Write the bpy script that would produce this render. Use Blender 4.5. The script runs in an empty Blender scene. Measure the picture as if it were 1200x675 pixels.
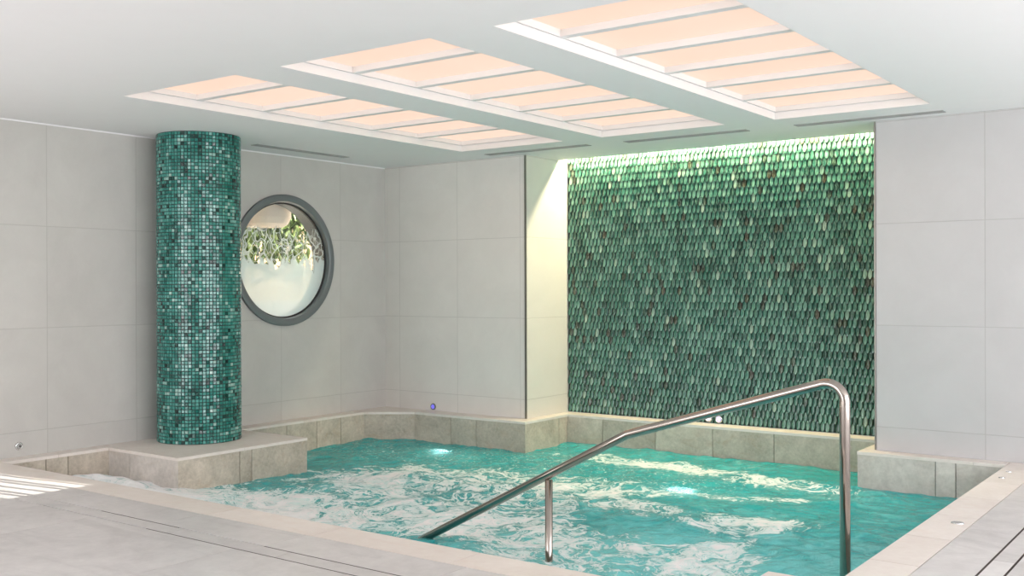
import bpy, bmesh, math, random
from mathutils import Vector, Matrix, noise
random.seed(7)
scene = bpy.context.scene
COL = scene.collection

# ------------------------------------------------------------------ camera
YAW, PITCH, ROLL, CAM_H = 0.6315, -0.0011, -0.00302, 1.25
cam_data = bpy.data.cameras.new('camera')
cam = bpy.data.objects.new('camera', cam_data)
COL.objects.link(cam)
cam_data.sensor_width = 36.0
cam_data.lens = 1214.8 / 1200 * 36.0
cam_data.clip_start = 0.05
cam.location = (0, 0, CAM_H)
cam.rotation_mode = 'QUATERNION'
cam.rotation_quaternion = (Matrix.Rotation(YAW, 4, 'Z') @ Matrix.Rotation(math.pi/2 + PITCH, 4, 'X') @ Matrix.Rotation(ROLL, 4, 'Z')).to_quaternion()
scene.camera = cam

# ------------------------------------------------------------------ world, lights, exposure
WORLD = 9.7
PANEL_E = 0.92
COVE = 92.0
SUN = 12.0
EXPOSURE = 0.0
w = bpy.data.worlds.new('sky'); scene.world = w; w.use_nodes = True
bg = w.node_tree.nodes['Background']
# pale sky above, brighter lower half added to light the ceiling from below
_tc = w.node_tree.nodes.new('ShaderNodeTexCoord'); _sp = w.node_tree.nodes.new('ShaderNodeSeparateXYZ'); _rp = w.node_tree.nodes.new('ShaderNodeValToRGB')
_mr = w.node_tree.nodes.new('ShaderNodeMapRange'); _mr.inputs[1].default_value = -0.3; _mr.inputs[2].default_value = 0.3
w.node_tree.links.new(_tc.outputs['Generated'], _sp.inputs[0]); w.node_tree.links.new(_sp.outputs[2], _mr.inputs[0]); w.node_tree.links.new(_mr.outputs[0], _rp.inputs[0]); w.node_tree.links.new(_rp.outputs[0], bg.inputs[0])
_rp.color_ramp.elements[0].position = 0.42; _rp.color_ramp.elements[0].color = (0.60, 0.592, 0.60, 1)
_rp.color_ramp.elements[1].position = 0.58; _rp.color_ramp.elements[1].color = (0.50, 0.50, 0.525, 1)
bg.inputs[1].default_value = WORLD
vs = scene.view_settings
vs.view_transform = 'Standard'; vs.look = 'None'; vs.exposure = EXPOSURE; vs.gamma = 1; vs.use_curve_mapping = False

def area(name, loc, rot, sx, sy, power, color, portal=False, spread=None):
    l = bpy.data.lights.new(name, 'AREA'); l.shape = 'RECTANGLE'; l.size = sx; l.size_y = sy
    l.energy = power; l.color = color
    if spread: l.spread = spread
    o = bpy.data.objects.new(name, l); COL.objects.link(o); o.location = loc; o.rotation_euler = rot
    if portal: l.cycles.is_portal = True
    return o
HP = math.pi / 2
WX0 = -7.5
area('window_portal_right', (2.62, 3.65, 1.22), (0, HP, 0), 2.44, 8.1, 1, (1, 1, 1), True)
area('window_portal_rear', (-4.8, -3.12, 1.22), (-HP, 0, math.pi), 4.6, 2.44, 1, (1, 1, 1), True)
area('added_window_portal_left', (WX0-0.10, -1.45, 1.15), (0, -HP, 0), 2.2, 2.1, 1, (1, 1, 1), True)  # unseen window opening, added to brighten the left of the ceiling
area('cove_light', (-4.05, 8.665, 2.63), (0, 0, 0), 3.2, 0.03, COVE, (1.0, 0.87, 0.55))
area('lamp_beyond_window', (-8.6, 8.6, 2.70), (0, 0.35, 0), 1.2, 2.6, 230, (1.0, 0.97, 0.93))
area('added_fill_beyond', (-10.4, 9.6, 2.72), (0, 0, 0), 1.0, 1.0, 90, (1.0, 0.88, 0.70))  # added fill light, brightens the side wall beyond the window
s = bpy.data.lights.new('sun', 'SUN'); s.energy = SUN; s.angle = 0.006; s.color = (1.0, 0.95, 0.86)
so = bpy.data.objects.new('sun', s); COL.objects.link(so)
so.rotation_euler = Vector((0.90, 0.15, -0.42)).to_track_quat('-Z', 'Y').to_euler()
so.location = (-11, 2.5, 3)

# ------------------------------------------------------------------ node helpers
class NT:
    def __init__(self, name):
        self.m = bpy.data.materials.new(name); self.m.use_nodes = True
        self.t = self.m.node_tree; self.t.nodes.clear()
        self.out = self.t.nodes.new('ShaderNodeOutputMaterial')
    def n(self, typ, ins=None, **kw):
        nd = self.t.nodes.new(typ)
        for k, v in kw.items(): setattr(nd, k, v)
        if ins:
            for k, v in ins.items():
                if isinstance(v, bpy.types.NodeSocket): self.t.links.new(v, nd.inputs[k])
                else: nd.inputs[k].default_value = v
        return nd
    def math(self, op, a, b=0.0, c=None):
        ins = {0: a, 1: b}
        if c is not None: ins[2] = c
        return self.n('ShaderNodeMath', ins, operation=op).outputs[0]
    def pos(self):
        return self.n('ShaderNodeTexCoord').outputs['Object']
    def attr(self, name):
        return self.n('ShaderNodeAttribute', attribute_name=name).outputs['Fac']
    def noise(self, vec, scale, detail=4, rough=0.5, dist=0.0):
        return self.n('ShaderNodeTexNoise', {'Vector': vec, 'Scale': scale, 'Detail': detail, 'Roughness': rough, 'Distortion': dist}).outputs[0]
    def ramp(self, fac, stops, interp='LINEAR'):
        r = self.n('ShaderNodeValToRGB', {0: fac}); cr = r.color_ramp; cr.interpolation = interp
        while len(cr.elements) < len(stops): cr.elements.new(0.5)
        for e, (p, c) in zip(cr.elements, stops):
            e.position = p; e.color = (*c, 1)
        return r.outputs[0]
    def mix(self, f, a, b, blend='MIX'):
        nd = self.n('ShaderNodeMix', data_type='RGBA', blend_type=blend)
        for idx, v in ((0, f), (6, a), (7, b)):
            if isinstance(v, bpy.types.NodeSocket): self.t.links.new(v, nd.inputs[idx])
            else: nd.inputs[idx].default_value = v if idx == 0 else (*v, 1)
        return nd.outputs[2]
    def sstep(self, v, a, b):
        return self.n('ShaderNodeMapRange', {0: v, 1: a, 2: b, 3: 0.0, 4: 1.0}, interpolation_type='SMOOTHSTEP').outputs[0]
    def bump(self, h, strength, dist, normal=None):
        ins = {'Height': h, 'Strength': strength, 'Distance': dist}
        if normal is not None: ins['Normal'] = normal
        return self.n('ShaderNodeBump', ins).outputs[0]
    def bsdf(self, color, rough=0.5, metal=0.0, normal=None, spec=0.5, **kw):
        ins = {'Base Color': color if isinstance(color, bpy.types.NodeSocket) else (*color, 1), 'Roughness': rough, 'Metallic': metal, 'Specular IOR Level': spec}
        if normal is not None: ins['Normal'] = normal
        b = self.n('ShaderNodeBsdfPrincipled', ins)
        for k, v in kw.items():
            b.inputs[k.replace('_', ' ')].default_value = v
        return b
    def done(self, sh):
        self.t.links.new(sh.outputs[0] if hasattr(sh, 'outputs') else sh, self.out.inputs[0]); return self.m

def plain(name, color, rough=0.6, metal=0.0, var=0.03):
    t = NT(name); n = t.noise(t.pos(), 9.0, 3)
    c = t.mix(n, tuple(x*(1-var) for x in color), tuple(min(1, x*(1+var)) for x in color))
    return t.done(t.bsdf(c, rough, metal))

def wall_tile(name, axis, off, c0=(0.50, 0.485, 0.46), c1=(0.59, 0.575, 0.545)):
    """large format concrete-look porcelain, 77 cm module, seams on the module lines"""
    t = NT(name); P = t.pos()
    sep = t.n('ShaderNodeSeparateXYZ', {0: P})
    h = sep.outputs[axis]; z = sep.outputs[2]
    def seam(c, o):
        q = t.math('DIVIDE', t.math('SUBTRACT', c, o), 0.77)
        fr = t.math('FRACT', q); d = t.math('MULTIPLY', t.math('MINIMUM', fr, t.math('SUBTRACT', 1.0, fr)), 0.77)
        return t.math('SUBTRACT', 1.0, t.sstep(d, 0.0012, 0.0042)), t.math('FLOOR', q)
    s1, f1 = seam(h, off); s2, f2 = seam(z, 0.18)
    sm = t.math('MAXIMUM', s1, s2)
    cell = t.n('ShaderNodeTexWhiteNoise', {0: t.n('ShaderNodeCombineXYZ', {0: f1, 1: f2, 2: float(axis)}).outputs[0]}, noise_dimensions='3D').outputs[0]
    offs = t.n('ShaderNodeVectorMath', {0: P, 1: t.n('ShaderNodeCombineXYZ', {0: t.math('MULTIPLY', cell, 17.0), 1: 0.0, 2: cell}).outputs[0]}, operation='ADD').outputs[0]
    n1 = t.noise(offs, 2.6, 6, 0.62, 0.4); n2 = t.noise(offs, 45.0, 3, 0.6)
    f = t.math('ADD', t.math('MULTIPLY', t.math('SUBTRACT', n1, 0.5), 1.5), t.math('ADD', t.math('MULTIPLY', t.math('SUBTRACT', n2, 0.5), 0.25), t.math('ADD', 0.42, t.math('MULTIPLY', cell, 0.16))))
    col = t.mix(f, c0, c1)
    col = t.mix(t.math('MULTIPLY', sm, 0.28), col, (0.22, 0.21, 0.19))
    b = t.bump(t.math('SUBTRACT', t.math('MULTIPLY', n2, 0.08), sm), 0.35, 0.003)
    return t.done(t.bsdf(col, 0.55, normal=b, spec=0.35))

def stone(name, c0, c1, stain, rough=0.5, scale=3.5):
    t = NT(name); P = t.pos(); r = t.attr('rnd')
    offs = t.n('ShaderNodeVectorMath', {0: P, 1: t.n('ShaderNodeCombineXYZ', {0: t.math('MULTIPLY', r, 31.0), 1: t.math('MULTIPLY', r, 13.0), 2: t.math('MULTIPLY', r, 7.0)}).outputs[0]}, operation='ADD').outputs[0]
    n1 = t.noise(offs, scale, 9, 0.68, 0.5); n2 = t.noise(offs, scale*9, 6, 0.7, 0.2)
    st = t.noise(t.n('ShaderNodeVectorMath', {0: offs, 1: (1.0, 3.2, 3.2)}, operation='MULTIPLY').outputs[0], scale*0.6, 6, 0.6, 1.5)
    f = t.math('ADD', t.math('ADD', t.math('MULTIPLY', t.math('SUBTRACT', n1, 0.5), 1.7), t.math('MULTIPLY', t.math('SUBTRACT', n2, 0.5), 1.1)), t.math('ADD', 0.38, t.math('MULTIPLY', r, 0.24)))
    col = t.mix(f, c0, c1)
    col = t.mix(t.math('MULTIPLY', t.sstep(st, 0.52, 0.72), 0.4), col, stain)
    b = t.bump(n2, 0.12, 0.004)
    return t.done(t.bsdf(col, rough, normal=b, spec=0.4))

M = {}
M['ceiling'] = plain('ceiling_paint', (0.845, 0.835, 0.84), 0.8, var=0.01)
M['white'] = plain('white_lacquer', (0.80, 0.79, 0.785), 0.5, var=0.01)
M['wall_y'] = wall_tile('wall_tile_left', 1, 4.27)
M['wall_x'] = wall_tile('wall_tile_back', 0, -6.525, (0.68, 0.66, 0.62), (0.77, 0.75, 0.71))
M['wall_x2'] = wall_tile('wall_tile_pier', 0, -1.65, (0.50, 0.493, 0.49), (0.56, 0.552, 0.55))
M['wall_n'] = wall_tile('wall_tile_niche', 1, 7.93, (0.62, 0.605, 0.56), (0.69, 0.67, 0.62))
M['fascia'] = stone('beige_stone_fascia', (0.34, 0.30, 0.24), (0.70, 0.625, 0.53), (0.44, 0.33, 0.22), 0.5, 4.5)
M['fascia2'] = stone('grey_and_lit_fascia', (0.44, 0.405, 0.365), (0.76, 0.705, 0.65), (0.50, 0.41, 0.32), 0.5, 3.0)  # paler copy of the stone; on the island front it paints in the light
M['coping'] = stone('cream_stone_coping', (0.70, 0.63, 0.575), (0.82, 0.765, 0.715), (0.70, 0.58, 0.50), 0.42, 2.5)
M['deck'] = stone('grey_stone_deck', (0.47, 0.45, 0.44), (0.69, 0.665, 0.65), (0.36, 0.34, 0.33), 0.36, 1.3)
M['grout'] = plain('grout', (0.20, 0.18, 0.165), 0.9)
M['slot'] = plain('slot_dark', (0.05, 0.035, 0.03), 0.9)
M['jointdark'] = plain('fascia_joint', (0.20, 0.185, 0.15), 0.9)
M['window_grey'] = plain('grey_powder_coat', (0.17, 0.19, 0.195), 0.42, 0.3)
M['rubber'] = plain('dark_gasket', (0.03, 0.03, 0.03), 0.6)
M['trim_metal'] = plain('edge_trim', (0.25, 0.235, 0.21), 0.35, 0.7)
M['vent'] = plain('vent_grey', (0.36, 0.36, 0.35), 0.6)
M['vent_dark'] = plain('vent_slot', (0.25, 0.26, 0.25), 0.8)
M['teal_tile'] = plain('pool_interior', (0.20, 0.62, 0.61), 0.4, var=0.12)
M['cream'] = plain('cream_plaster', (0.88, 0.75, 0.58), 0.8)
M['cream_pale'] = plain('pale_cream', (0.84, 0.74, 0.62), 0.7)
M['white_floor'] = plain('white_floor', (0.9, 0.89, 0.87), 0.6)

def metal(name, color, rough):
    t = NT(name)
    n = t.noise(t.n('ShaderNodeVectorMath', {0: t.pos(), 1: (1, 1, 1)}, operation='MULTIPLY').outputs[0], 60, 3)
    return t.done(t.bsdf(color, t.math('ADD', rough, t.math('MULTIPLY', n, 0.06)), 1.0))
M['steel'] = metal('polished_steel', (0.37, 0.33, 0.295), 0.07)
M['chrome'] = metal('chrome', (0.78, 0.78, 0.78), 0.12)

def emissive(name, color, strength, base=(0.8, 0.8, 0.8)):
    t = NT(name)
    b = t.bsdf(base, 0.5)
    b.inputs['Emission Color'].default_value = (*color, 1); b.inputs['Emission Strength'].default_value = strength
    return t.done(b)
def panel_mat():
    t = NT('backlit_diffuser')
    n = t.noise(t.pos(), 0.9, 2)
    c = t.mix(n, (1.0, 0.69, 0.53), (1.0, 0.77, 0.63))
    b = t.bsdf((0.10, 0.08, 0.07), 0.6)
    t.t.links.new(c, b.inputs['Emission Color']); b.inputs['Emission Strength'].default_value = PANEL_E
    return t.done(b)
M['panel'] = panel_mat()
M['lamp_white'] = emissive('lit_lens_white', (0.92, 0.97, 1.0), 14.0)
M['btn_white'] = emissive('lit_button_white', (0.86, 0.84, 1.0), 0.7)
M['btn_blue'] = emissive('lit_button_blue', (0.15, 0.12, 0.9), 0.9, (0.2, 0.2, 0.6))
M['btn_violet'] = emissive('lit_button_violet', (0.62, 0.52, 1.0), 0.8, (0.6, 0.6, 0.9))

def scale_mat():
    t = NT('glazed_scale_tile'); P = t.pos(); r = t.attr('rnd'); r2 = t.attr('rnd2')
    base = t.ramp(r, [(0.0, (0.012, 0.022, 0.016)), (0.05, (0.055, 0.045, 0.025)), (0.12, (0.013, 0.055, 0.040)), (0.35, (0.022, 0.110, 0.084)), (0.60, (0.052, 0.195, 0.145)), (0.82, (0.13, 0.30, 0.235)), (1.0, (0.36, 0.48, 0.38))])
    sv = t.n('ShaderNodeVectorMath', {0: P, 1: (34.0, 34.0, 9.0)}, operation='MULTIPLY').outputs[0]
    n = t.noise(t.n('ShaderNodeVectorMath', {0: sv, 1: t.n('ShaderNodeCombineXYZ', {0: t.math('MULTIPLY', r2, 50.0), 1: 0.0, 2: 0.0}).outputs[0]}, operation='ADD').outputs[0], 1.6, 5, 0.6, 0.5)
    col = t.mix(t.math('MULTIPLY', t.sstep(n, 0.42, 0.72), 0.5), base, (0.26, 0.42, 0.33))
    col = t.mix(t.math('MULTIPLY', t.sstep(n, 0.50, 0.25), 0.6), col, (0.020, 0.070, 0.052))
    col = t.mix(t.math('MULTIPLY', t.sstep(t.attr('edge'), 0.45, 0.85), 0.88), col, (0.006, 0.020, 0.016))  # dark rims paint the shadow under each tile tip into the colour
    return t.done(t.bsdf(col, 0.16, normal=t.bump(n, 0.12, 0.004), spec=0.7))
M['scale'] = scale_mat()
M['scale_back'] = plain('scale_grout', (0.02, 0.04, 0.035), 0.8)
def mosaic_mat():
    t = NT('glass_mosaic'); P = t.pos(); r = t.attr('rnd')
    base = t.ramp(r, [(0.0, (0.004, 0.020, 0.018)), (0.10, (0.010, 0.085, 0.070)), (0.30, (0.020, 0.180, 0.150)), (0.60, (0.050, 0.280, 0.235)), (0.82, (0.12, 0.39, 0.34)), (1.0, (0.42, 0.64, 0.58))])
    n = t.noise(P, 55, 3)
    col = t.mix(t.math('MULTIPLY', n, 0.3), base, (0.02, 0.10, 0.08))
    return t.done(t.bsdf(col, 0.13, spec=0.7))
M['mosaic'] = mosaic_mat()
M['mosaic_grout'] = plain('mosaic_grout', (0.015, 0.03, 0.03), 0.8)

def water_mat():
    t = NT('whirlpool_water'); P = t.pos(); d = t.attr('foam'); a = t.attr('aer')
    warp = t.n('ShaderNodeVectorMath', {0: t.n('ShaderNodeTexNoise', {'Vector': P, 'Scale': 1.7, 'Detail': 3.0}).outputs[1], 1: (0.5, 0.5, 0.5)}, operation='SUBTRACT').outputs[0]
    W = t.n('ShaderNodeVectorMath', {0: P, 1: t.n('ShaderNodeVectorMath', {0: warp, 3: 1.3}, operation='SCALE').outputs[0]}, operation='ADD').outputs[0]
    n1 = t.noise(W, 2.0, 9, 0.62, 0.8); n2 = t.noise(W, 8.5, 7, 0.66, 1.0); n3 = t.noise(P, 55.0, 3, 0.6)
    m = t.math('ADD', d, t.math('ADD', t.math('MULTIPLY', t.math('SUBTRACT', n1, 0.5), 1.9), t.math('MULTIPLY', t.math('SUBTRACT', n2, 0.5), 1.35)))
    m = t.math('ADD', m, t.math('MULTIPLY', t.math('SUBTRACT', n3, 0.5), 0.25))
    ridge = t.sstep(t.math('ABSOLUTE', t.math('SUBTRACT', t.noise(W, 3.1, 5, 0.6, 0.9), 0.5)), 0.05, 0.0)
    ridge2 = t.sstep(t.math('ABSOLUTE', t.math('SUBTRACT', t.noise(W, 7.5, 5, 0.65, 0.6), 0.5)), 0.05, 0.0)
    m = t.math('ADD', m, t.math('MULTIPLY', t.math('ADD', ridge, t.math('MULTIPLY', ridge2, 0.6)), t.math('MULTIPLY', 0.30, t.sstep(d, 0.0, 0.35))))
    glint = t.math('MULTIPLY', t.sstep(t.noise(P, 34.0, 3, 0.65), 0.60, 0.66), t.attr('glint'))  # glints near the back, painted as white dots into the foam mask
    foam = t.math('MAXIMUM', t.sstep(m, 0.42, 0.58), t.math('MULTIPLY', glint, 0.9))
    veil = t.sstep(m, 0.10, 0.55); n5 = t.noise(W, 5.0, 8, 0.7, 1.2)
    n4 = t.noise(W, 3.2, 5, 0.6, 1.2)
    deep = t.mix(t.sstep(t.math('ADD', n4, t.math('MULTIPLY', t.math('SUBTRACT', a, 0.5), 0.9)), 0.3, 0.75), (0.035, 0.50, 0.52), (0.24, 0.85, 0.86))
    col = t.mix(t.math('MULTIPLY', veil, 0.22), deep, (0.45, 0.78, 0.72))
    bump1 = t.noise(W, 6.0, 6, 0.62, 0.8)
    h = t.math('ADD', t.math('MULTIPLY', bump1, 1.0), t.math('ADD', t.math('MULTIPLY', n3, 0.10), t.math('MULTIPLY', foam, 0.18)))
    nrm = t.bump(h, 0.8, 0.06)
    wd = t.bsdf(col, 0.06, normal=nrm, spec=0.5)
    rf = t.n('ShaderNodeBsdfRefraction', {'Color': (0.50, 0.92, 0.90, 1), 'Roughness': 0.12, 'IOR': 1.33, 'Normal': nrm})
    wm = t.n('ShaderNodeMixShader', {0: 0.17, 1: wd.outputs[0], 2: rf.outputs[0]})
    fcol = t.mix(t.sstep(m, 0.5, 1.0), (0.64, 0.83, 0.82), (0.91, 0.92, 0.93))
    fo = t.bsdf(fcol, 0.55, normal=t.bump(t.math('ADD', n2, t.math('MULTIPLY', n3, 0.4)), 0.5, 0.03), spec=0.3)
    return t.done(t.n('ShaderNodeMixShader', {0: t.math('MULTIPLY', foam, t.math('SUBTRACT', 1.0, t.math('MULTIPLY', t.sstep(n5, 0.50, 0.68), 0.62))), 1: wm.outputs[0], 2: fo.outputs[0]}))
M['water'] = water_mat()

def glass_mat():
    """clear pane, frosted film below with an etched leaf-line drawing along its upper edge"""
    t = NT('etched_window_glass'); P = t.pos()
    sep = t.n('ShaderNodeSeparateXYZ', {0: P}); z = sep.outputs[2]
    warp = t.n('ShaderNodeVectorMath', {0: P, 1: t.n('ShaderNodeVectorMath', {0: t.n('ShaderNodeTexNoise', {'Vector': P, 'Scale': 6.0}).outputs[1], 3: 0.12}, operation='SCALE').outputs[0]}, operation='ADD').outputs[0]
    warp = t.n('ShaderNodeVectorMath', {0: warp, 1: (1.0, 1.0, 0.55)}, operation='MULTIPLY').outputs[0]
    v = t.n('ShaderNodeTexVoronoi', {'Vector': warp, 'Scale': 9.0}, feature='DISTANCE_TO_EDGE').outputs[0]
    v2 = t.n('ShaderNodeTexVoronoi', {'Vector': warp, 'Scale': 17.0}, feature='DISTANCE_TO_EDGE').outputs[0]
    line = t.math('MAXIMUM', t.sstep(v, 0.032, 0.018), t.sstep(v2, 0.024, 0.014))
    n = t.noise(P, 4.0, 3)
    zz = t.math('ADD', z, t.math('MULTIPLY', t.math('SUBTRACT', n, 0.5), 0.25))
    band = t.math('MULTIPLY', line, t.sstep(zz, 1.82, 1.76))
    low = t.sstep(t.math('ADD', z, t.math('MULTIPLY', v, 0.35)), 1.56, 1.53)
    fac = t.math('MAXIMUM', band, low)
    frost = t.n('ShaderNodeMixShader', {0: 0.5, 1: t.n('ShaderNodeBsdfTranslucent', {0: (0.82, 0.96, 1.0, 1)}).outputs[0], 2: t.n('ShaderNodeBsdfDiffuse', {0: (0.82, 0.93, 0.96, 1)}).outputs[0]})
    frost = t.n('ShaderNodeMixShader', {0: 0.30, 1: frost.outputs[0], 2: t.n('ShaderNodeBsdfTransparent').outputs[0]})
    clear = t.n('ShaderNodeMixShader', {0: 0.05, 1: t.n('ShaderNodeBsdfTransparent').outputs[0], 2: t.n('ShaderNodeBsdfGlossy', {'Roughness': 0.02}).outputs[0]})
    return t.done(t.n('ShaderNodeMixShader', {0: fac, 1: clear.outputs[0], 2: frost.outputs[0]}))
M['glass'] = glass_mat()
def leaf_mat(name, a, b):
    t = NT(name); r = t.attr('rnd')
    return t.done(t.bsdf(t.mix(r, a, b), 0.5))
M['leaf'] = leaf_mat('leaf_green', (0.025, 0.085, 0.012), (0.28, 0.40, 0.13))

# ------------------------------------------------------------------ mesh helpers
def obj(name, bm, mat, parent=None, smooth=False, recalc=True):
    if recalc: bmesh.ops.recalc_face_normals(bm, faces=bm.faces[:])
    me = bpy.data.meshes.new(name); bm.to_mesh(me); bm.free()
    for mt in (mat if isinstance(mat, (list, tuple)) else [mat]): me.materials.append(M[mt])
    if smooth:
        for p in me.polygons: p.use_smooth = True
    o = bpy.data.objects.new(name, me); COL.objects.link(o)
    if parent: o.parent = parent
    return o
def struct(name, bm, mat, parent=None, **kw):
    o = obj(name, bm, mat, parent, **kw)
    if not parent: o['kind'] = 'structure'
    return o
def thing(name, label, cat, loc=(0, 0, 0), group=None):
    o = bpy.data.objects.new(name, None); COL.objects.link(o); o.location = loc; o.empty_display_size = 0.1
    o['label'] = label; o['category'] = cat
    if group: o['group'] = group
    return o
def box(bm, x0, x1, y0, y1, z0, z1, rnd=None, mi=0, bev=0.0):
    vs_ = [bm.verts.new(p) for p in ((x0,y0,z0),(x1,y0,z0),(x1,y1,z0),(x0,y1,z0),(x0,y0,z1),(x1,y0,z1),(x1,y1,z1),(x0,y1,z1))]
    fs = [bm.faces.new([vs_[i] for i in q]) for q in ((0,3,2,1),(4,5,6,7),(0,1,5,4),(1,2,6,5),(2,3,7,6),(3,0,4,7))]
    if bev:
        es = {e for f in fs for e in f.edges}
        r = bmesh.ops.bevel(bm, geom=list(es), offset=bev, segments=2, affect='EDGES', profile=0.5)
        fs = r['faces']
    for f in fs: f.material_index = mi
    if rnd is not None:
        L = bm.faces.layers.float.get('rnd') or bm.faces.layers.float.new('rnd')
        for f in fs: f[L] = rnd
    return fs
def newbm():
    bm = bmesh.new(); bm.faces.layers.float.new('rnd'); return bm
def tube_path(bm, pts, r, seg=20, cap=True):
    """round tube along a polyline, parallel-transported rings"""
    pts = [Vector(p) for p in pts]; rings = []
    prev = None
    for i, p in enumerate(pts):
        if i == 0: d = pts[1] - p
        elif i == len(pts)-1: d = p - pts[i-1]
        else: d = (pts[i+1]-p).normalized() + (p-pts[i-1]).normalized()
        d.normalize()
        if prev is None:
            u = d.cross(Vector((0, 1, 0)));
            if u.length < 1e-3: u = d.cross(Vector((1, 0, 0)))
        else: u = prev - d*prev.dot(d)
        u.normalize(); prev = u; v = d.cross(u)
        rings.append([bm.verts.new(p + u*math.cos(2*math.pi*k/seg)*r + v*math.sin(2*math.pi*k/seg)*r) for k in range(seg)])
    for a, b in zip(rings, rings[1:]):
        for k in range(seg): bm.faces.new((a[k], a[(k+1)%seg], b[(k+1)%seg], b[k]))
    if cap:
        bm.faces.new(rings[0][::-1]); bm.faces.new(rings[-1])
def lathe(bm, prof, axis='Z', seg=32, center=(0, 0, 0), mi=0):
    """prof: list of (radius, height); closed at r=0 ends"""
    c = Vector(center); rings = []
    for r, h in prof:
        ring = []
        for k in range(seg if r > 0 else 1):
            a = 2*math.pi*k/seg; x, y = r*math.cos(a), r*math.sin(a)
            p = {'Z': (x, y, h), 'X': (h, x, y), 'Y': (x, h, y)}[axis]
            ring.append(bm.verts.new(c + Vector(p)))
        rings.append(ring)
    for a, b in zip(rings, rings[1:]):
        for k in range(seg):
            k2 = (k+1) % seg
            q = [a[k % len(a)], a[k2 % len(a)], b[k2 % len(b)], b[k % len(b)]]
            q = list(dict.fromkeys(q))
            if len(q) > 2: bm.faces.new(q).material_index = mi
def grid_slab(bm, xs, ys, z0, z1, filled):
    V = {}
    def v(i, j, k):
        if (i, j, k) not in V: V[(i, j, k)] = bm.verts.new((xs[i], ys[j], (z0, z1)[k]))
        return V[(i, j, k)]
    nx, ny = len(xs)-1, len(ys)-1
    F = lambda i, j: 0 <= i < nx and 0 <= j < ny and filled((xs[i]+xs[i+1])/2, (ys[j]+ys[j+1])/2)
    for i in range(nx):
        for j in range(ny):
            if not F(i, j): continue
            bm.faces.new((v(i,j,0), v(i,j+1,0), v(i+1,j+1,0), v(i+1,j,0)))
            bm.faces.new((v(i,j,1), v(i+1,j,1), v(i+1,j+1,1), v(i,j+1,1)))
            if not F(i-1, j): bm.faces.new((v(i,j,0), v(i,j,1), v(i,j+1,1), v(i,j+1,0)))
            if not F(i+1, j): bm.faces.new((v(i+1,j,0), v(i+1,j+1,0), v(i+1,j+1,1), v(i+1,j,1)))
            if not F(i, j-1): bm.faces.new((v(i,j,0), v(i+1,j,0), v(i+1,j,1), v(i,j,1)))
            if not F(i, j+1): bm.faces.new((v(i,j+1,0), v(i,j+1,1), v(i+1,j+1,1), v(i+1,j+1,0)))
def cyl_cut(o, axis, center, r, depth):
    bm = bmesh.new(); lathe(bm, [(0, -depth), (r, -depth), (r, depth), (0, depth)], axis, 96, center)
    bmesh.ops.recalc_face_normals(bm, faces=bm.faces[:])
    me = bpy.data.meshes.new('cut'); bm.to_mesh(me); bm.free(); c = bpy.data.objects.new('cut', me); COL.objects.link(c)
    md = o.modifiers.new('b', 'BOOLEAN'); md.object = c; md.operation = 'DIFFERENCE'; md.solver = 'EXACT'
    bpy.context.view_layer.update()
    dg = bpy.context.evaluated_depsgraph_get()
    nm = bpy.data.meshes.new_from_object(o.evaluated_get(dg)); o.modifiers.clear(); o.data = nm
    bpy.data.objects.remove(c)
rr = random.random

# ================================================================== SETTING
CZ = 2.5
WX = -7.5
WIN = (6.62, 1.507)       # round window centre on the left wall (y, z)

# ---- ceiling with three coffers and the cove slot
COF = [(-6.03, -4.90), (-4.52, -3.40), (-3.005, -1.88)]
CY0, CY1 = 3.955, 7.455
xs = sorted({-7.7, 2.7, -5.68, -2.42} | {v for c in COF for v in c})
ys = [-3.2, CY0, CY1, 8.56, 8.735, 8.95]
def cfill(x, y):
    if CY0 < y < CY1 and any(a < x < b for a, b in COF): return False
    if 8.56 < y < 8.735 and -5.68 < x < -2.42: return False
    return True
bm = bmesh.new(); grid_slab(bm, xs, ys, CZ, CZ+0.18, cfill); struct('ceiling', bm, 'ceiling')
bm = bmesh.new(); box(bm, -7.7, 2.7, -3.2, 8.95, CZ+0.19, CZ+0.30); struct('ceiling_upper_slab', bm, 'ceiling')

# ---- walls
def slab(name, mat, *b):
    bm = bmesh.new(); box(bm, *b); return struct(name, bm, mat)
wl = slab('wall_left', 'wall_y', WX-0.22, WX, 3.50, 8.0, -0.45, CZ-0.001)
cyl_cut(wl, 'X', (WX-0.11, WIN[0], WIN[1]), 0.575, 0.4)
slab('wall_left_front', 'wall_y', WX-0.22, WX, -0.40, 2.62, -0.2, CZ-0.001)
slab('wall_left_rear', 'wall_y', WX-0.22, WX, -3.0, -2.5, -0.2, CZ-0.001)
slab('wall_left_head', 'wall_y', WX-0.22, WX, -2.5, -0.40, 2.25, CZ-0.001)  # head over the added opening that brightens the ceiling
slab('wall_left_lintel', 'wall_y', WX-0.22, WX, 2.62, 3.50, 0.78, CZ-0.001)
slab('wall_back', 'wall_x', -7.72, -5.70, 8.0, 8.22, -0.45, CZ-0.001)
slab('wall_back_right', 'wall_x2', -2.42, 2.5, 8.0, 8.22, -0.45, CZ-0.001)
slab('wall_niche_left', 'wall_n', -5.90, -5.68, 8.005, 8.74, -0.45, CZ-0.001)
slab('wall_niche_right', 'wall_n', -2.419, -2.20, 8.225, 8.74, -0.45, CZ-0.001)
slab('wall_niche_back', 'ceiling', -5.9, -2.2, 8.745, 8.94, -0.45, CZ-0.001)
# metal edge profiles on the outer corners of the niche
bm = bmesh.new(); box(bm, -5.699, -5.683, 7.992, 8.004, 0.001, CZ-0.002); struct('trim_1', bm, 'trim_metal')
bm = bmesh.new(); box(bm, -2.432, -2.421, 7.994, 8.01, 0.001, CZ-0.002); struct('trim_2', bm, 'trim_metal')
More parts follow.
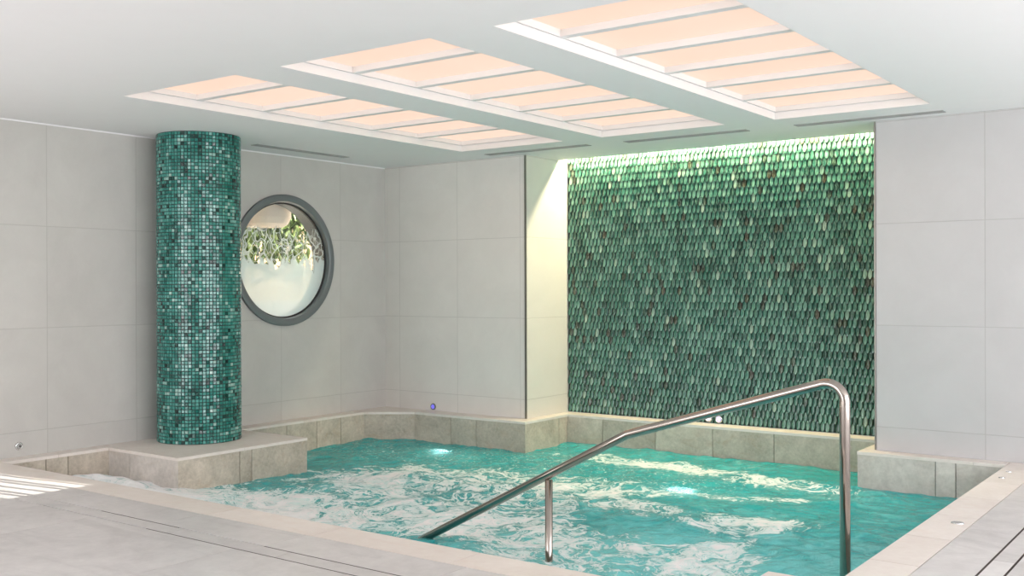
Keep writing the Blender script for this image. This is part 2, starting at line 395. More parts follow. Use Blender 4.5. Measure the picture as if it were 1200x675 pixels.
# shadow-gap bead under the ceiling on the left wall
bm = bmesh.new(); box(bm, WX+0.001, WX+0.010, 3.7, 7.99, CZ-0.012, CZ-0.001); struct('trim_3', bm, 'ceiling')

# ---- window walls behind and to the right of the camera
def glazed_wall(name, axis, const, a0, a1, posts, z0=0.01, z1=2.44):
    bm = bmesh.new()
    def b(p0, p1, q0, q1, t=0.1):
        if axis == 'x': box(bm, const, const+t, p0, p1, q0, q1)
        else: box(bm, p0, p1, const-t, const, q0, q1)
    b(a0, a1, -0.2, z0); b(a0, a1, z1, CZ-0.001)
    for p0, p1 in posts: b(p0, p1, z0, z1)
    return struct(name, bm, 'white')
glazed_wall('wall_right', 'x', 2.5, -3.0, 8.0, [(-3, -0.4), (1.6, 1.7), (3.65, 3.75), (5.65, 5.75), (7.7, 8.0)])
glazed_wall('wall_rear', 'y', -3.0, -7.5, 2.5, [(-7.5, -7.1), (-4.9, -4.8), (-2.5, 2.5)])
# narrow louvred opening in the left wall beside the deck
bm = bmesh.new()
for k in range(10):
    y = 2.66 + k*0.088
    box(bm, WX-0.16, WX-0.06, y-0.007+0.02*math.sin(k*2.1), y+0.009+0.02*math.sin(k*2.1), 0.002, 0.778)
struct('window_2', bm, 'white')
slab('wall_left_sill', 'wall_y', WX-0.22, WX, 2.62, 3.50, -0.2, 0.0)

# ---- round window
wn = bpy.data.objects.new('window_1', None); COL.objects.link(wn); wn['kind'] = 'structure'; wn.location = (WX, WIN[0], WIN[1])
bm = bmesh.new()
lathe(bm, [(0.545, 0.002), (0.553, 0.030), (0.562, 0.036), (0.605, 0.036), (0.618, 0.030), (0.618, 0.002), (0.574, 0.002), (0.574, -0.20), (0.545, -0.20), (0.545, 0.002)], 'X', 96)
o = struct('window_frame', bm, 'window_grey', wn); 
for p in o.data.polygons: p.use_smooth = True
o.data.set_sharp_from_angle(angle=0.6)
bm = bmesh.new(); lathe(bm, [(0.5445, -0.012), (0.532, -0.012), (0.532, -0.036), (0.5445, -0.036), (0.5445, -0.012)], 'X', 96); struct('gasket', bm, 'rubber', wn)
bm = bmesh.new(); lathe(bm, [(0, 0), (0.5315, 0), (0.5315, -0.008), (0, -0.008)], 'X', 96, (-0.022, 0, 0))
o = struct('window_pane', bm, 'glass', None)
o['kind'] = 'structure'; o.parent = wn; o.matrix_parent_inverse = Matrix.Identity(4)
# pane pattern is written in room heights: bake the room position into the mesh
o.location = (-WX, -WIN[0], -WIN[1]); o.data.transform(Matrix.Translation((WX, WIN[0], WIN[1])))

# ---- room beyond the round window
slab('floor_beyond', 'white_floor', -12.0, -7.73, 4.6, 12.6, -0.12, 0.0)
slab('ceiling_beyond', 'ceiling', -12.0, -7.73, 4.6, 12.6, 2.75, 2.85)
slab('wall_beyond_far', 'cream', -12.1, -11.9, 4.6, 12.6, 0.0, 2.75)
slab('wall_beyond_side', 'cream', -12.0, -7.73, 10.6, 10.7, 0.0, 2.75)
slab('wall_beyond_near', 'cream', -12.0, -7.73, 4.5, 4.6, 0.0, 2.75)
slab('trim_60', 'white_floor', -9.6, -9.4, 6.2, 10.58, 0.001, 1.09)  # low white partition, added to brighten the bottom of the round pane
slab('wall_beyond_inner', 'cream_pale', -7.80, -7.725, 8.0, 10.6, 0.0, 2.75)

# ---- pool outline (inner edge, anticlockwise from the front left corner)
PO = [(-7.35, 3.845), (-1.78, 3.845), (-1.78, 4.33), (-1.484, 4.33), (-1.484, 7.85), (-2.516, 7.85), (-2.516, 8.515),
      (-5.56, 8.515), (-5.56, 7.80), (-6.92, 7.80), (-7.33, 7.50), (-7.33, 5.95), (-6.47, 5.95), (-6.47, 4.69), (-7.35, 4.69)]
SEAMS = {0: [-6.2, -5.3, -4.4, -3.5, -2.6], 3: [5.2, 6.1, 7.0], 4: [-1.817, -1.956], 6: [-2.868, -3.444, -4.017, -4.591, -5.16],
         7: [8.364], 8: [-6.135, -6.452], 10: [7.182, 6.866, 6.492], 12: [5.371, 5.253], 13: [-7.074], 14: [4.349, 4.173], 5: [8.25]}
def fascia(i, mat):
    """stone facing of one side of the basin, butt-jointed slabs, z -0.5 .. -0.022"""
    a = Vector(PO[i]); b = Vector(PO[(i+1) % len(PO)]); d = (b-a); L = d.length; d.normalize(); n = Vector((d.y, -d.x))  # outward (right of travel)
    ax = 0 if abs(d.x) > abs(d.y) else 1
    ts = [0.0] + sorted(abs((s_ - a[ax]) / d[ax]) for s_ in SEAMS.get(i, [])) + [L]
    bm = newbm(); g = 0.0032
    def turn(j):
        p0 = Vector(PO[j-1]); p1 = Vector(PO[j]); p2 = Vector(PO[(j+1) % len(PO)])
        e1 = (p1-p0).normalized(); e2 = (p2-p1).normalized()
        return math.tan(math.atan2(e1.x*e2.y-e1.y*e2.x, e1.dot(e2))/2)
    k0, k1 = turn(i), turn((i+1) % len(PO))
    def pris(t0, t1, n0, n1, z0, z1, rnd, mi):
        fs = box(bm, 0, 1, 0, 1, z0, z1, rnd, mi)
        vv = {v for f in fs for v in f.verts}
        for v in vv:
            t_ = t0 if v.co.x < 0.5 else t1; nn = n0 if v.co.y < 0.5 else n1
            t_ = t_ - k0*nn if t_ == 0 else (t_ + k1*nn if t_ == L else t_)
            p = a + d*t_ + n*nn; v.co.x, v.co.y = p.x, p.y
    for t0, t1 in zip(ts, ts[1:]):
        pris(t0+g*(t0 > 0), t1-g*(t1 < L), 0.0, 0.012, -0.50, -0.0225, rr(), 0)
    pris(0, L, 0.0125, 0.045, -0.50, -0.0225, 0.5, 1)
    return struct('trim_%d' % (20+i), bm, [mat, 'jointdark'])
for i in range(len(PO)):
    fascia(i, 'fascia2' if i in (3, 4, 13) else 'fascia')  # island front takes the paler stone, its lit side put into the colour
# basin below the facing
bm = bmesh.new()
for i in range(len(PO)):
    a = Vector(PO[i]); b = Vector(PO[(i+1) % len(PO)])
    d = (b-a).normalized(); n = Vector((d.y, -d.x))*0.03
    q = [bm.verts.new((a.x+n.x*0, a.y+n.y*0, -0.501)), bm.verts.new((b.x, b.y, -0.501)), bm.verts.new((b.x, b.y, -1.35)), bm.verts.new((a.x, a.y, -1.35))]
    bm.faces.new(q)
bm.faces.new([bm.verts.new((p[0], p[1], -1.35)) for p in PO])
bmesh.ops.remove_doubles(bm, verts=bm.verts[:], dist=0.001)
basin = struct('floor_pool', bm, 'teal_tile', recalc=False)
# submerged bench along the back and steps under the handrail
slab('trim_40', 'teal_tile', -6.86, -5.565, 7.25, 7.79, -1.349, -0.47)
slab('trim_41', 'teal_tile', -5.50, -2.53, 7.0, 8.50, -1.349, -0.47)
for k in range(5):
    slab('trim_%d' % (42+k), 'teal_tile', -1.79-0.30*(k+1) if k else -2.09, -1.79-0.30*k-0.002 if k else -1.49, 4.335 if k == 0 else 3.86, 5.15, -1.349, -0.45-0.16*k)

# ---- coping tops of the ledges (z -0.022 .. 0)
def top(name, rects, mat='coping', tris=()):
    bm = newbm()
    for (x0, x1, y0, y1) in rects: box(bm, x0, x1, y0, y1, -0.022, 0.0, rr())
    for tri in tris:
        lo = [bm.verts.new((x, y, -0.022)) for x, y in tri]; hi = [bm.verts.new((x, y, 0)) for x, y in tri]
        L = bm.faces.layers.float['rnd']; r = rr(); k = len(tri)
        for f in [bm.faces.new(lo[::-1]), bm.faces.new(hi)] + [bm.faces.new((lo[i], lo[(i+1)%k], hi[(i+1)%k], hi[i])) for i in range(k)]: f[L] = r
    return struct(name, bm, mat)
g = 0.0015; N = 0.003
top('trim_5', [(WX+.001, -7.35+N, 3.85, 4.27-g), (WX+.001, -7.35+N, 4.27+g, 4.685)])
top('trim_6', [(WX+.001, -7.07-g, 4.69-N, 5.30-g), (-7.07+g, -6.47+N, 4.69-N, 5.30-g), (WX+.001, -7.07-g, 5.30+g, 5.95+N), (-7.07+g, -6.47+N, 5.30+g, 5.95+N)])
top('trim_7', [(WX+.001, -7.33+N, 5.955, 6.70-g), (WX+.001, -7.33+N, 6.70+g, 7.50)], tris=[[(WX+.001, 7.503), (-7.33+N, 7.503), (-6.92, 7.80-N), (-6.92, 7.998), (WX+.001, 7.998)]])
top('trim_8', [(-6.917, -6.30-g, 7.80-N, 7.998), (-6.30+g, -5.56+N, 7.80-N, 7.998), (-5.678, -5.56+N, 7.999, 8.698)])
top('trim_9', [(-5.556, -4.30-g, 8.515-N, 8.698), (-4.30+g, -2.519, 8.515-N, 8.698)])
top('trim_10', [(-2.516-N, -1.70-g, 7.85-N, 7.993), (-1.70+g, -1.487, 7.85-N, 7.993), (-2.516-N, -2.421, 8.011, 8.698)])

# ---- deck: stone tiles with open joints and a slotted drain running round the pool
S = 0.004
deck = []; cop = []
def rects(out, xbs, ybs, gx=0.0022, gy=0.0022):
    for x0, x1 in zip(xbs, xbs[1:]):
        for y0, y1 in zip(ybs, ybs[1:]): out.append((x0+gx, x1-gx, y0+gy, y1-gy))
rects(cop, [WX+.002, -6.55, -5.66, -4.72, -3.90, -3.0, -2.2, -1.484], [3.61, 3.845])
rects(cop, [-1.78, -1.484], [3.846, 4.33])
rects(cop, [-1.484, -1.26], [3.61, 4.20, 4.79, 5.37, 5.95, 6.53, 7.11, 7.69, 7.992])
rects(deck, [WX+.002, -5.79, -4.76, -3.93, -2.90, -1.87, -1.26], [3.338, 3.61])
rects(deck, [-1.26, -1.028], [3.338, 4.55, 5.75, 6.95, 7.992])
drain_f = []; rects(drain_f, [-5.72, -5.13, -4.55, -3.73, -2.55, -1.35, -0.925], [3.229, 3.3285], gy=0.0)
rects(deck, [WX+.002, -5.722], [3.222, 3.338])
drain_r = []; rects(drain_r, [-1.0185, -0.9305], [3.334, 4.3, 5.10, 6.3, 7.5, 7.992], gx=0.0)
fx = [WX+.002] + [-6.4+1.2*k for k in range(8)] + [2.498]
rects(deck, fx, [-2.998, -2.78, -1.58, -0.38, 0.82, 2.02, 3.220])
rects(deck, [-0.921, 0.22, 1.42, 2.498], [3.221, 4.42, 5.62, 6.82, 7.992])
bm = newbm()
for r in deck + drain_f + drain_r: box(bm, r[0], r[1], r[2], r[3], -0.022, 0.0, rr(), 0)
for r in cop: box(bm, r[0], r[1], r[2], r[3], -0.022, 0.0, rr(), 1)
# bed under the tiles, dark where the drain slots are
box(bm, WX, -1.78, -3.0, 3.84, -0.2, -0.0225, 0.5, 2); box(bm, -1.78, 2.5, -3.0, 4.32, -0.2, -0.0225, 0.5, 2); box(bm, -1.475, 2.5, 4.32, 8.0, -0.2, -0.0225, 0.5, 2)
for r in ((-4.72, -0.935, 3.2182, 3.2285), (-5.30, -4.60, 3.3290, 3.3398), (-3.93, -1.03, 3.3290, 3.3398), (-1.0295, -1.0190, 3.34, 7.99), (-0.930, -0.9232, 3.34, 7.99)):
    box(bm, r[0], r[1], r[2], r[3], -0.02, -0.0012, 0.5, 3)
struct('floor', bm, ['deck', 'coping', 'grout', 'slot'])

# ================================================================== WATER
def inside(x, y, e=0.012):
    def pip(x, y):
        c = False; n_ = len(PO)
        for i in range(n_):
            (x1, y1), (x2, y2) = PO[i], PO[(i+1) % n_]
            if (y1 > y) != (y2 > y) and x < (x2-x1)*(y-y1)/(y2-y1)+x1: c = not c
        return c
    return pip(x, y) or any(pip(x+dx, y+dy) for dx, dy in ((e, e), (-e, e), (e, -e), (-e, -e)))
# foam patches: x, y, radius x, radius y, rotation, weight
FOAM = []
def fb(x, y, rx, ry, w_, rot=0.0): FOAM.append((x, y, rx, ry, math.cos(rot), math.sin(rot), w_))
AER = []
WZ = -0.275
STEP = 0.016
#FOAM_TABLE
fb(-7.1, 4.25, .6, .55, 1.6)
fb(-6.3, 4.35, .55, .42, 1.4)
fb(-5.6, 4.75, .7, .28, 1.1, -.2)
fb(-5.0, 5.1, .8, .32, .6)
fb(-5.5, 6.1, 1.0, .5, .6)
fb(-4.7, 6.0, 1.0, .7, .62)
fb(-4.0, 6.6, 1.0, .5, .35)
fb(-4.1, 5.4, .6, .5, .35)
fb(-3.2, 4.9, .55, .45, .5)
fb(-3.5, 4.3, .5, .3, .4)
fb(-3.6, 7.75, 1.6, .18, .5, -.1)
fb(-2.6, 6.3, .65, .2, .6, .6)
fb(-2.5, 5.5, .28, .6, .55, .3)
fb(-2.9, 5.1, .4, .2, .4)
fb(-3.0, 7.1, .6, .12, .4, .3)
fb(-1.85, 6.9, .5, 1.2, -.5)
fb(-1.8, 5.2, .4, .8, -.35)
fb(-6.5, 7.2, .8, .35, -.55)
fb(-6.6, 6.4, .35, .6, -.2)
fb(-3.1, 5.8, .55, .2, -.5, .1)
fb(-3.4, 6.6, .7, .18, -.4, .2)
fb(-5.4, 4.2, .6, .18, -.5)
def water_fn(x, y):
    f = 0.06; 
    for (cx, cy, rx, ry, c, s_, w_) in FOAM:
        dx, dy = x-cx, y-cy; u = (c*dx+s_*dy)/rx; v = (-s_*dx+c*dy)/ry
        q = u*u+v*v
        if q < 9: f += w_*math.exp(-q)
    a = 0.35 + 0.5*math.exp(-((x+2.4)/1.3)**2-((y-5.0)/1.1)**2)
    z = 0.030*noise.noise(Vector((x*1.1, y*1.1, 0.3))) + 0.024*noise.noise(Vector((x*2.6, y*2.6, 3.1))) + 0.018*noise.noise(Vector((x*6, y*6, 7.7))) + 0.009*noise.noise(Vector((x*14, y*14, 1.7)))
    calm = 0.55 + 0.45*min(1, f+0.4)
    z *= calm
    mound = math.exp(-((x+7.05)/.6)**2-((y-4.22)/.5)**2)
    b = noise.noise(Vector((x*4.2, y*4.2, 9.9))); b2 = noise.noise(Vector((x*11, y*11, 4.9)))
    z += mound*(0.135+0.06*b+0.02*b2) + 0.045*math.exp(-((x+6.2)/.45)**2-((y-4.4)/.25)**2)*(1+1.2*b)
    # two bubbling mounds over the floor jets
    for jx, jy in ((-6.42, 7.25), (-3.95, 7.02)):
        z += 0.02*math.exp(-((x-jx)**2+(y-jy)**2)/0.03)
    sp = math.exp(-((x+6.2)/.9)**2-((y-7.15)/.5)**2) + 0.8*math.exp(-((x+4.4)/1.2)**2-((y-7.35)/.35)**2)
    f = min(f, 0.46 + 0.9*math.exp(-((x+6.9)/.9)**2-((y-4.25)/.5)**2) + 0.35*math.exp(-((x+5.6)/.9)**2-((y-4.7)/.35)**2))
    return z, f, a, min(1, sp*1.6)
X0, X1, Y0, Y1 = -7.37, -1.47, 3.83, 8.54
nx = int((X1-X0)/STEP); ny = int((Y1-Y0)/STEP)
VI = {}; vl = []; fl = []; fo_ = []; ae_ = []; sk_ = []
def vid(i, j):
    if (i, j) not in VI:
        x = X0+i*STEP; y = Y0+j*STEP; z, f, a, sp_ = water_fn(x, y); sk_.append(sp_)
        VI[(i, j)] = len(vl); vl.append((x, y, WZ+z)); fo_.append(f); ae_.append(a)
    return VI[(i, j)]
for i in range(nx+1):
    for j in range(ny+1):
        if inside(X0+(i+.5)*STEP, Y0+(j+.5)*STEP): fl.append((vid(i, j), vid(i+1, j), vid(i+1, j+1), vid(i, j+1)))
me = bpy.data.meshes.new('pool_water'); me.from_pydata(vl, [], fl)
for nm, data in (('foam', fo_), ('aer', ae_), ('glint', sk_)):
    at = me.attributes.new(nm, 'FLOAT', 'POINT'); at.data.foreach_set('value', data)
me.materials.append(M['water'])
for p in me.polygons: p.use_smooth = True
wo = bpy.data.objects.new('pool_water', me); COL.objects.link(wo)
wo['kind'] = 'stuff'; wo['label'] = 'bubbling turquoise whirlpool water streaked with white foam'; wo['category'] = 'water'

# ================================================================== THINGS
# ---- mosaic column on the plinth
CX, CYc, CR = -7.152, 5.395, 0.336
t = thing('mosaic_column', 'round column clad in small green and teal glass mosaic, standing on the plinth at the pool', 'column', (CX, CYc, 0))
bm = bmesh.new(); lathe(bm, [(0, 0.0005), (CR-0.004, 0.0005), (CR-0.004, CZ-0.001), (0, CZ-0.001)], 'Z', 76); obj('column_core', bm, 'mosaic_grout', t)
bm = newbm(); L = bm.faces.layers.float['rnd']
NC, NR = 76, 90; ph = (CZ-0.004)/NR; pa = 2*math.pi/NC; gt = 0.0021
for r_ in range(NR):
    for c_ in range(NC):
        a0 = c_*pa + gt/CR; a1 = (c_+1)*pa - gt/CR; am = (a0+a1)/2
        z0 = 0.002+r_*ph+gt; z1 = 0.002+(r_+1)*ph-gt
        cl = noise.noise(Vector((math.cos(am)*CR*7, math.sin(am)*CR*7, z0*6)))
        v_ = random.gauss(0.52+cl*0.42, 0.17)
        if rr() < 0.085: v_ = rr()*0.12
        if rr() < 0.03: v_ = 0.95
        v_ = min(1, max(0, v_))
        ti, tj = random.gauss(0, 0.0005), random.gauss(0, 0.0005)
        P = []
        for rad in (CR-0.005, CR):
            for a_, z_ , s1_, s2_ in ((a0, z0, -1, -1), (a1, z0, 1, -1), (a1, z1, 1, 1), (a0, z1, -1, 1)):
                if rad == CR:
                    da = 0.0012/CR; rd = rad + ti*s1_ + tj*s2_; aa = a_ - s1_*da; zz = z_ - s2_*0.0012
                else: rd, aa, zz = rad, a_, z_
                P.append(bm.verts.new((rd*math.cos(aa), rd*math.sin(aa), zz)))
        for q in ((4, 5, 6, 7), (0, 1, 5, 4), (1, 2, 6, 5), (2, 3, 7, 6), (3, 0, 4, 7)):
            f = bm.faces.new([P[k] for k in q]); f[L] = v_
obj('mosaic_cladding', bm, 'mosaic', t)

# ---- scale-tile feature wall in the niche
t = thing('tiled_feature_wall', 'recessed wall panel covered in overlapping glossy green almond-shaped tiles', 'tiled wall', (-4.05, 8.70, 0))
def shift(bm, v): 
    for q in bm.verts: q.co -= Vector(v)
bm = bmesh.new(); box(bm, -5.678, -2.421, 8.722, 8.744, 0.0005, 2.66); shift(bm, (-4.05, 8.70, 0)); obj('backing_board', bm, 'scale_back', t)
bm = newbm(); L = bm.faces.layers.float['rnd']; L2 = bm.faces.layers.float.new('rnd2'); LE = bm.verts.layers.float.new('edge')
PW, PH = 0.0428, 0.0685
rows = int(2.66/PH)+2; cols = int(3.257/PW)
for r_ in range(rows):
    for c_ in range(-1, cols+1):
        cx = -5.678 + PW*0.5 + c_*PW + (PW*0.5 if r_ % 2 else 0)
        zb = 0.004 + r_*PH + random.gauss(0, 0.0007)
        h_ = 0.087; w_ = PW*0.48*random.uniform(0.93, 1.03)
        if cx - w_ < -5.677: 
            if cx < -5.675: continue
        if cx + w_ > -2.422 and cx > -2.424: continue
        v_ = random.betavariate(2.6, 2.2)
        if rr() < 0.045: v_ = rr()*0.10
        v2 = rr()
        tw = random.gauss(0, 0.0014); tl = random.gauss(0, 0.0011)
        out = 8.7215; ns = 6; prof = []
        zt = min(zb + h_, 2.655)
        if zt - zb < 0.03: continue
        K = [0.0, 0.03, 0.09, 0.18, 0.32, 0.50, 0.68, 0.82, 0.92, 1.0]
        grid = []
        for k in K:
            z_ = zb + (zt-zb)*k
            # almond outline: rounded tip below, full at 40 %
            hw = w_*max(0.12, math.sin(math.pi*min(1, max(0, k**0.92)))**0.62)
            row = []
            for s_ in range(ns+1):
                u_ = -1+2*s_/ns
                x_ = min(-2.4225, max(-5.6765, cx + u_*hw))
                bulge = 0.0065*(1-u_*u_*(hw/w_)**2)
                y_ = out - 0.0030 - 0.0165*(1-k)**1.1 - bulge*(0.35+0.65*min(1, k*4)) - tw*u_ - tl*(1-k)
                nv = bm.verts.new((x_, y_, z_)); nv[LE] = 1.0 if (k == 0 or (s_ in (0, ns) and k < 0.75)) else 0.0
                row.append(nv)
            grid.append(row)
        bk = [bm.verts.new((v.co.x, min(8.7214, v.co.y+0.006), v.co.z)) for v in grid[0]]
        def addf(q):
            try:
                f = bm.faces.new(q); f[L] = v_; f[L2] = v2; f.smooth = True
            except ValueError: pass
        for a_, b_ in zip(grid, grid[1:]):
            for k in range(ns): addf((a_[k], a_[k+1], b_[k+1], b_[k]))
        for k in range(ns): addf((bk[k], bk[k+1], grid[0][k+1], grid[0][k]))
        # side thickness
        for side in (0, ns):
            prev = bk[side]
            for q in range(len(grid)-1):
                a_, b_ = grid[q][side], grid[q+1][side]
                nb = bm.verts.new((b_.co.x, min(8.7214, b_.co.y+0.006), b_.co.z))
                addf((prev, a_, b_, nb) if side == 0 else (a_, prev, nb, b_)); prev = nb
shift(bm, (-4.05, 8.70, 0))
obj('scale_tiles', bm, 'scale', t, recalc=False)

# ---- handrail
HY = 4.80
t = thing('pool_handrail', 'polished stainless steel tube handrail sloping down into the whirlpool water', 'handrail', (-1.60, HY, -0.45))
R = 0.0245
def rel(p): return (p[0]+1.60, p[1]-HY, p[2]+0.45)
ctrl = [(-4.46, -0.435), (-2.756, 0.465), (-1.697, 0.797), (-1.598, 0.797-0.02), (-1.597, -0.449)]
# bends: soft kink at the slope change, a tight bow at the top
path = []
def arc(p0, p1, p2, rad, n=10):
    a = Vector(p0); b = Vector(p1); c = Vector(p2)
    d1 = (a-b).normalized(); d2 = (c-b).normalized(); ang = d1.angle(d2); tl_ = rad/math.tan(ang/2)
    s0 = b+d1*tl_; s1 = b+d2*tl_; bis = (d1+d2).normalized(); cen = b+bis*(rad/math.sin(ang/2))
    out = []
    v0 = s0-cen; v1 = s1-cen; om = v0.angle(v1)
    for k in range(n+1):
        q = k/n; out.append(cen + (v0*math.sin((1-q)*om)+v1*math.sin(q*om))/math.sin(om))
    return out
A0 = (-4.46, -0.435); A1 = (-2.756, 0.465); A2 = (-1.597, 0.822); A3 = (-1.597, -0.449)
pts2 = [Vector(A0)] + arc(A0, A1, A2, 0.10, 4) + arc(A1, A2, A3, 0.085, 14) + [Vector(A3)]
bm = bmesh.new(); tube_path(bm, [rel((p.x, HY, p.y)) for p in pts2], R, 28)
o = obj('rail_tube', bm, 'steel', t, smooth=True)
bm = bmesh.new(); tube_path(bm, [rel((-3.26, HY, -0.929)), rel((-3.26, HY, 0.17))], 0.0215, 28); obj('support_post', bm, 'steel', t, smooth=True)
o['label'] = 'bent main tube'
bm = bmesh.new(); lathe(bm, [(0.0246, 0.006), (0.05, 0.004), (0.05, 0.0005), (0.0246, 0.0005), (0.0246, 0.006)], 'Z', 32, rel((-1.597, HY, -0.45))); obj('floor_flange', bm, 'steel', t)

# ---- backlit ceiling coffers
def coffer(x0, x1, label):
    c = thing('ceiling_light', label, 'ceiling light', ((x0+x1)/2, (CY0+CY1)/2, CZ), 'backlit coffers in the ceiling')
    hx = (x1-x0)/2; hy = (CY1-CY0)/2
    def ring(bm, ox, oy, ix, iy, z0, z1):
        box(bm, -ox, -ix, -oy, oy, z0, z1); box(bm, ix, ox, -oy, oy, z0, z1)
        box(bm, -ix, ix, -oy, -iy, z0, z1); box(bm, -ix, ix, iy, oy, z0, z1)
    bm = bmesh.new(); ring(bm, hx-0.0005, hy-0.0005, hx-0.004, hy-0.004, 0.0, 0.052); obj('reveal_lining', bm, 'white', c)
    bm = bmesh.new(); ring(bm, hx-0.001, hy-0.001, hx-0.016, hy-0.016, 0.056, 0.094); obj('frame', bm, 'white', c)
    m = 0.016; L_ = 2*hy-2*m; n_ = 6; bw = 0.056
    for k in range(1, n_):
        y = -hy+m+L_*k/n_
        bm = bmesh.new(); box(bm, -hx+m, hx-m, y-bw/2, y+bw/2, 0.056, 0.094, bev=0.0015); obj('crossbar', bm, 'white', c)
    for k in range(n_):
        a = -hy+m+L_*k/n_ + (bw/2 if k else 0) - 0.01; b = -hy+m+L_*(k+1)/n_ - (bw/2 if k < n_-1 else 0) + 0.01
        bm = bmesh.new(); box(bm, -hx+0.004, hx-0.004, a, b, 0.0945, 0.104); obj('diffuser_panel', bm, 'panel', c)
coffer(*COF[0], 'backlit six-panel ceiling coffer nearest the round window, leftmost of three')
coffer(*COF[1], 'middle one of three backlit peach ceiling coffers')
coffer(*COF[2], 'backlit six-panel ceiling coffer nearest the plain grey right wall, rightmost of three')

# ---- linear air vents in the ceiling
def vent(x0, x1, y0, y1, label):
    c = thing('air_vent', label, 'air vent', ((x0+x1)/2, (y0+y1)/2, CZ), 'linear slot vents in the ceiling')
    hx, hy = (x1-x0)/2, (y1-y0)/2; bm = bmesh.new(); e = 0.009
    box(bm, -hx, -hx+e, -hy, hy, -0.005, 0); box(bm, hx-e, hx, -hy, hy, -0.005, 0)
    box(bm, -hx+e, hx-e, -hy, -hy+e, -0.005, 0); box(bm, -hx+e, hx-e, hy-e, hy, -0.005, 0)
    obj('vent_frame', bm, 'vent', c)
    bm = bmesh.new(); box(bm, -hx+e, hx-e, -hy+e, hy-e, -0.002, 0); obj('slot_backing', bm, 'vent_dark', c)
    for s_ in (-1, 0, 1):
        bm = bmesh.new()
        if hx > hy: box(bm, -hx+e, hx-e, s_*0.016-0.003, s_*0.016+0.003, -0.0055, -0.002)
        else: box(bm, s_*0.016-0.003, s_*0.016+0.003, -hy+e, hy-e, -0.0055, -0.002)
        obj('vent_blade', bm, 'vent', c)
vent(-7.20, -7.11, 5.98, 7.10, 'narrow grey ceiling vent running along the left wall above the round window')
vent(-5.97, -4.84, 7.725, 7.815, 'narrow grey ceiling vent at the far end of the leftmost coffer')
vent(-4.49, -3.37, 7.765, 7.855, 'narrow grey ceiling vent at the far end of the middle coffer')
vent(-2.98, -1.88, 7.775, 7.865, 'narrow grey ceiling vent at the far end of the rightmost coffer')

# ---- wall fittings
def fitting(name, label, cat, loc, axis, sgn, r, ringmat, facemat, group=None, part='button'):
    c = thing(name, label, cat, loc, group)
    bm = bmesh.new(); lathe(bm, [(r*0.62, 0.001*sgn), (r*0.62, 0.010*sgn), (r*0.74, 0.013*sgn), (r*0.93, 0.010*sgn), (r, 0.0015*sgn), (r*0.62, 0.001*sgn)], axis, 32); obj('bezel', bm, ringmat, c, smooth=True)
    bm = bmesh.new(); lathe(bm, [(0, 0.001*sgn), (r*0.60, 0.001*sgn), (r*0.60, 0.011*sgn), (r*0.45, 0.014*sgn), (0, 0.015*sgn)], axis, 32); obj(part, bm, facemat, c, smooth=True)
    return c
# steel water fittings and buttons
f1 = fitting('wall_jet', 'round chrome water fitting low on the left wall near the deck', 'wall fitting', (WX, 4.046, 0.080), 'X', 1, 0.030, 'chrome', 'vent', part='nozzle')
bm = bmesh.new(); lathe(bm, [(0, 0.0155), (0.006, 0.0155), (0.007, 0.022), (0, 0.024)], 'X', 20); obj('nozzle_tip', bm, 'rubber', f1)
fitting('push_button', 'round grey button with blue light low on the back wall above the ledge', 'push button', (-6.841, 7.9995, 0.040), 'Y', -1, 0.034, 'window_grey', 'btn_blue')
fitting('push_button', 'white lit round button at the foot of the green tiles, left of the pair', 'push button', (-4.138, 8.694, 0.046), 'Y', -1, 0.036, 'chrome', 'btn_white', 'pair of lit buttons on the tiled wall')
fitting('push_button', 'violet-tinted lit round button at the foot of the green tiles, right of the pair', 'push button', (-4.037, 8.694, 0.045), 'Y', -1, 0.036, 'chrome', 'btn_violet', 'pair of lit buttons on the tiled wall')
def inset(loc, r, label):
    c = thing('deck_button', label, 'deck fitting', loc, 'steel discs in the pool coping')
    bm = bmesh.new(); lathe(bm, [(r*0.66, 0.0003), (r*0.66, 0.004), (r*0.95, 0.004), (r, 0.0003), (r*0.66, 0.0003)], 'Z', 28); obj('ring', bm, 'chrome', c)
    bm = bmesh.new(); lathe(bm, [(0, 0.0003), (r*0.64, 0.0003), (r*0.6, 0.003), (0, 0.0035)], 'Z', 28); obj('cap', bm, 'vent', c)
inset((-1.33, 5.783, 0.0), 0.033, 'round steel disc in the cream right-hand coping, nearest the handrail')
inset((-1.409, 7.308, 0.0), 0.020, 'small steel disc in the cream coping by the right wall, nearer of two')
inset((-1.417, 7.568, 0.0), 0.020, 'small steel disc in the cream coping by the right wall, farther of two')

# ---- underwater lamps on the bench
def lamp(x, y, z, label, r=0.075):
    c = thing('underwater_light', label, 'pool light', (x, y, z), 'round lamps under the water')
    bm = bmesh.new(); lathe(bm, [(r, 0.0005), (r*1.18, 0.0005), (r*1.14, 0.022), (r, 0.022), (r, 0.0005)], 'Z', 32); obj('bezel', bm, 'chrome', c, smooth=True)
    bm = bmesh.new(); lathe(bm, [(0, 0.0005), (r*0.98, 0.0005), (r*0.98, 0.014), (r*0.7, 0.022), (0, 0.026)], 'Z', 32); obj('lens', bm, 'lamp_white', c, smooth=True)
lamp(-6.34, 7.51, -0.47, 'bright round lamp glowing under the water by the back wall ledge')
lamp(-3.68, 7.23, -0.47, 'bright round lamp glowing under the water in front of the tiled niche', 0.11)

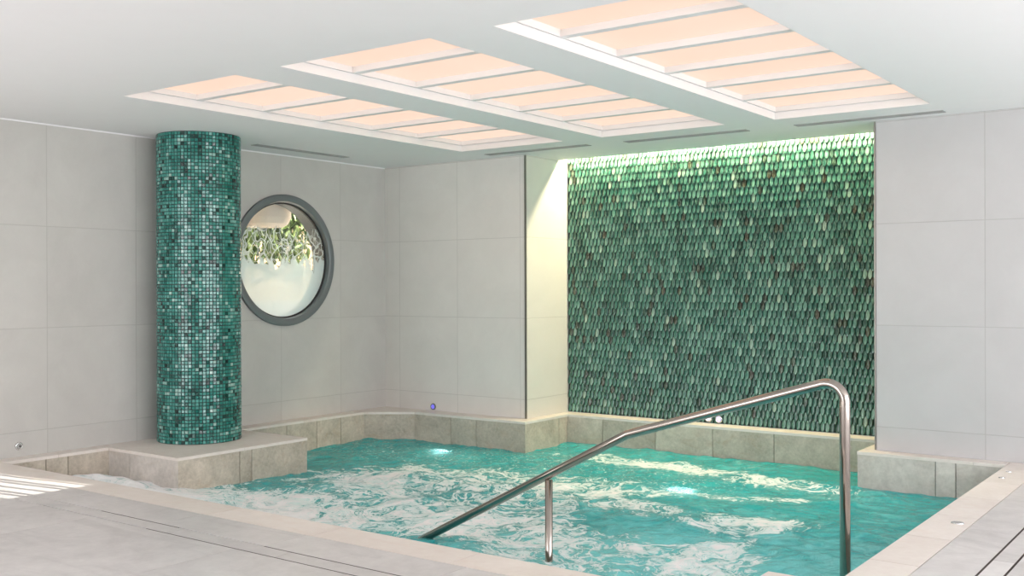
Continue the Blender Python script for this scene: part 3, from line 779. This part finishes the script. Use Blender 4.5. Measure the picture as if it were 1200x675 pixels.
# ---- beyond the round window: hanging plants, a rounded cream canopy
t = thing('hanging_plants', 'dense green leafy plants hanging behind the round window', 'plants', (-8.75, 7.75, 2.35))
bm = newbm(); L = bm.faces.layers.float['rnd']
for k in range(2200):
    px_ = random.uniform(-0.55, 0.55); pz_ = -abs(random.gauss(0, 0.42)); py_ = random.uniform(-0.78, 0.05-0.28*pz_) 
    if pz_ < -1.0: continue
    ln = random.uniform(0.06, 0.16); wd = ln*random.uniform(0.16, 0.32)
    d = Vector((random.gauss(0, .5), random.gauss(0, .5), -0.8+random.gauss(0, .5))).normalized()
    s_ = d.cross(Vector((rr()-.5, rr()-.5, rr()-.5))).normalized(); n_ = d.cross(s_)
    o_ = Vector((px_*0.4, py_, pz_)); r_ = rr()
    q = [o_, o_+d*ln*.3+s_*wd*.8+n_*.004, o_+d*ln*.65+s_*wd*.7, o_+d*ln, o_+d*ln*.65-s_*wd*.7, o_+d*ln*.3-s_*wd*.8+n_*.004]
    mid = o_+d*ln*.5+n_*(-0.012)
    vq = [bm.verts.new(p) for p in q]; vm = bm.verts.new(mid)
    for i in range(6):
        f = bm.faces.new((vq[i], vq[(i+1) % 6], vm)); f[L] = r_
obj('foliage', bm, 'leaf', t, recalc=False)
bm = bmesh.new()
for k in range(14):
    y_ = -0.7+k*0.1; tube_path(bm, [(0, y_, 0.05), (random.gauss(0, .04), y_+random.gauss(0, .03), -0.4), (random.gauss(0, .08), y_+random.gauss(0, .05), -0.85)], 0.005, 6)
obj('stem', bm, 'leaf', t)
bm = bmesh.new(); box(bm, -0.22, 0.22, -0.78, 0.70, 0.02, 0.3995, bev=0.01); obj('planter_box', bm, 'cream_pale', t)
t = thing('hanging_canopy', 'pale cream rounded hanging shade seen through the top of the round window', 'lamp shade', (-8.03, 6.806, 1.847))
bm = bmesh.new(); lathe(bm, [(0, 0.0), (0.20, 0.0), (0.25, 0.03), (0.28, 0.09), (0.28, 0.42), (0, 0.42)], 'Z', 48); obj('shade', bm, 'cream_pale', t, smooth=False)
bm = bmesh.new(); tube_path(bm, [(0, 0, 0.421), (0, 0, 0.902)], 0.008, 10); obj('cord', bm, 'rubber', t)
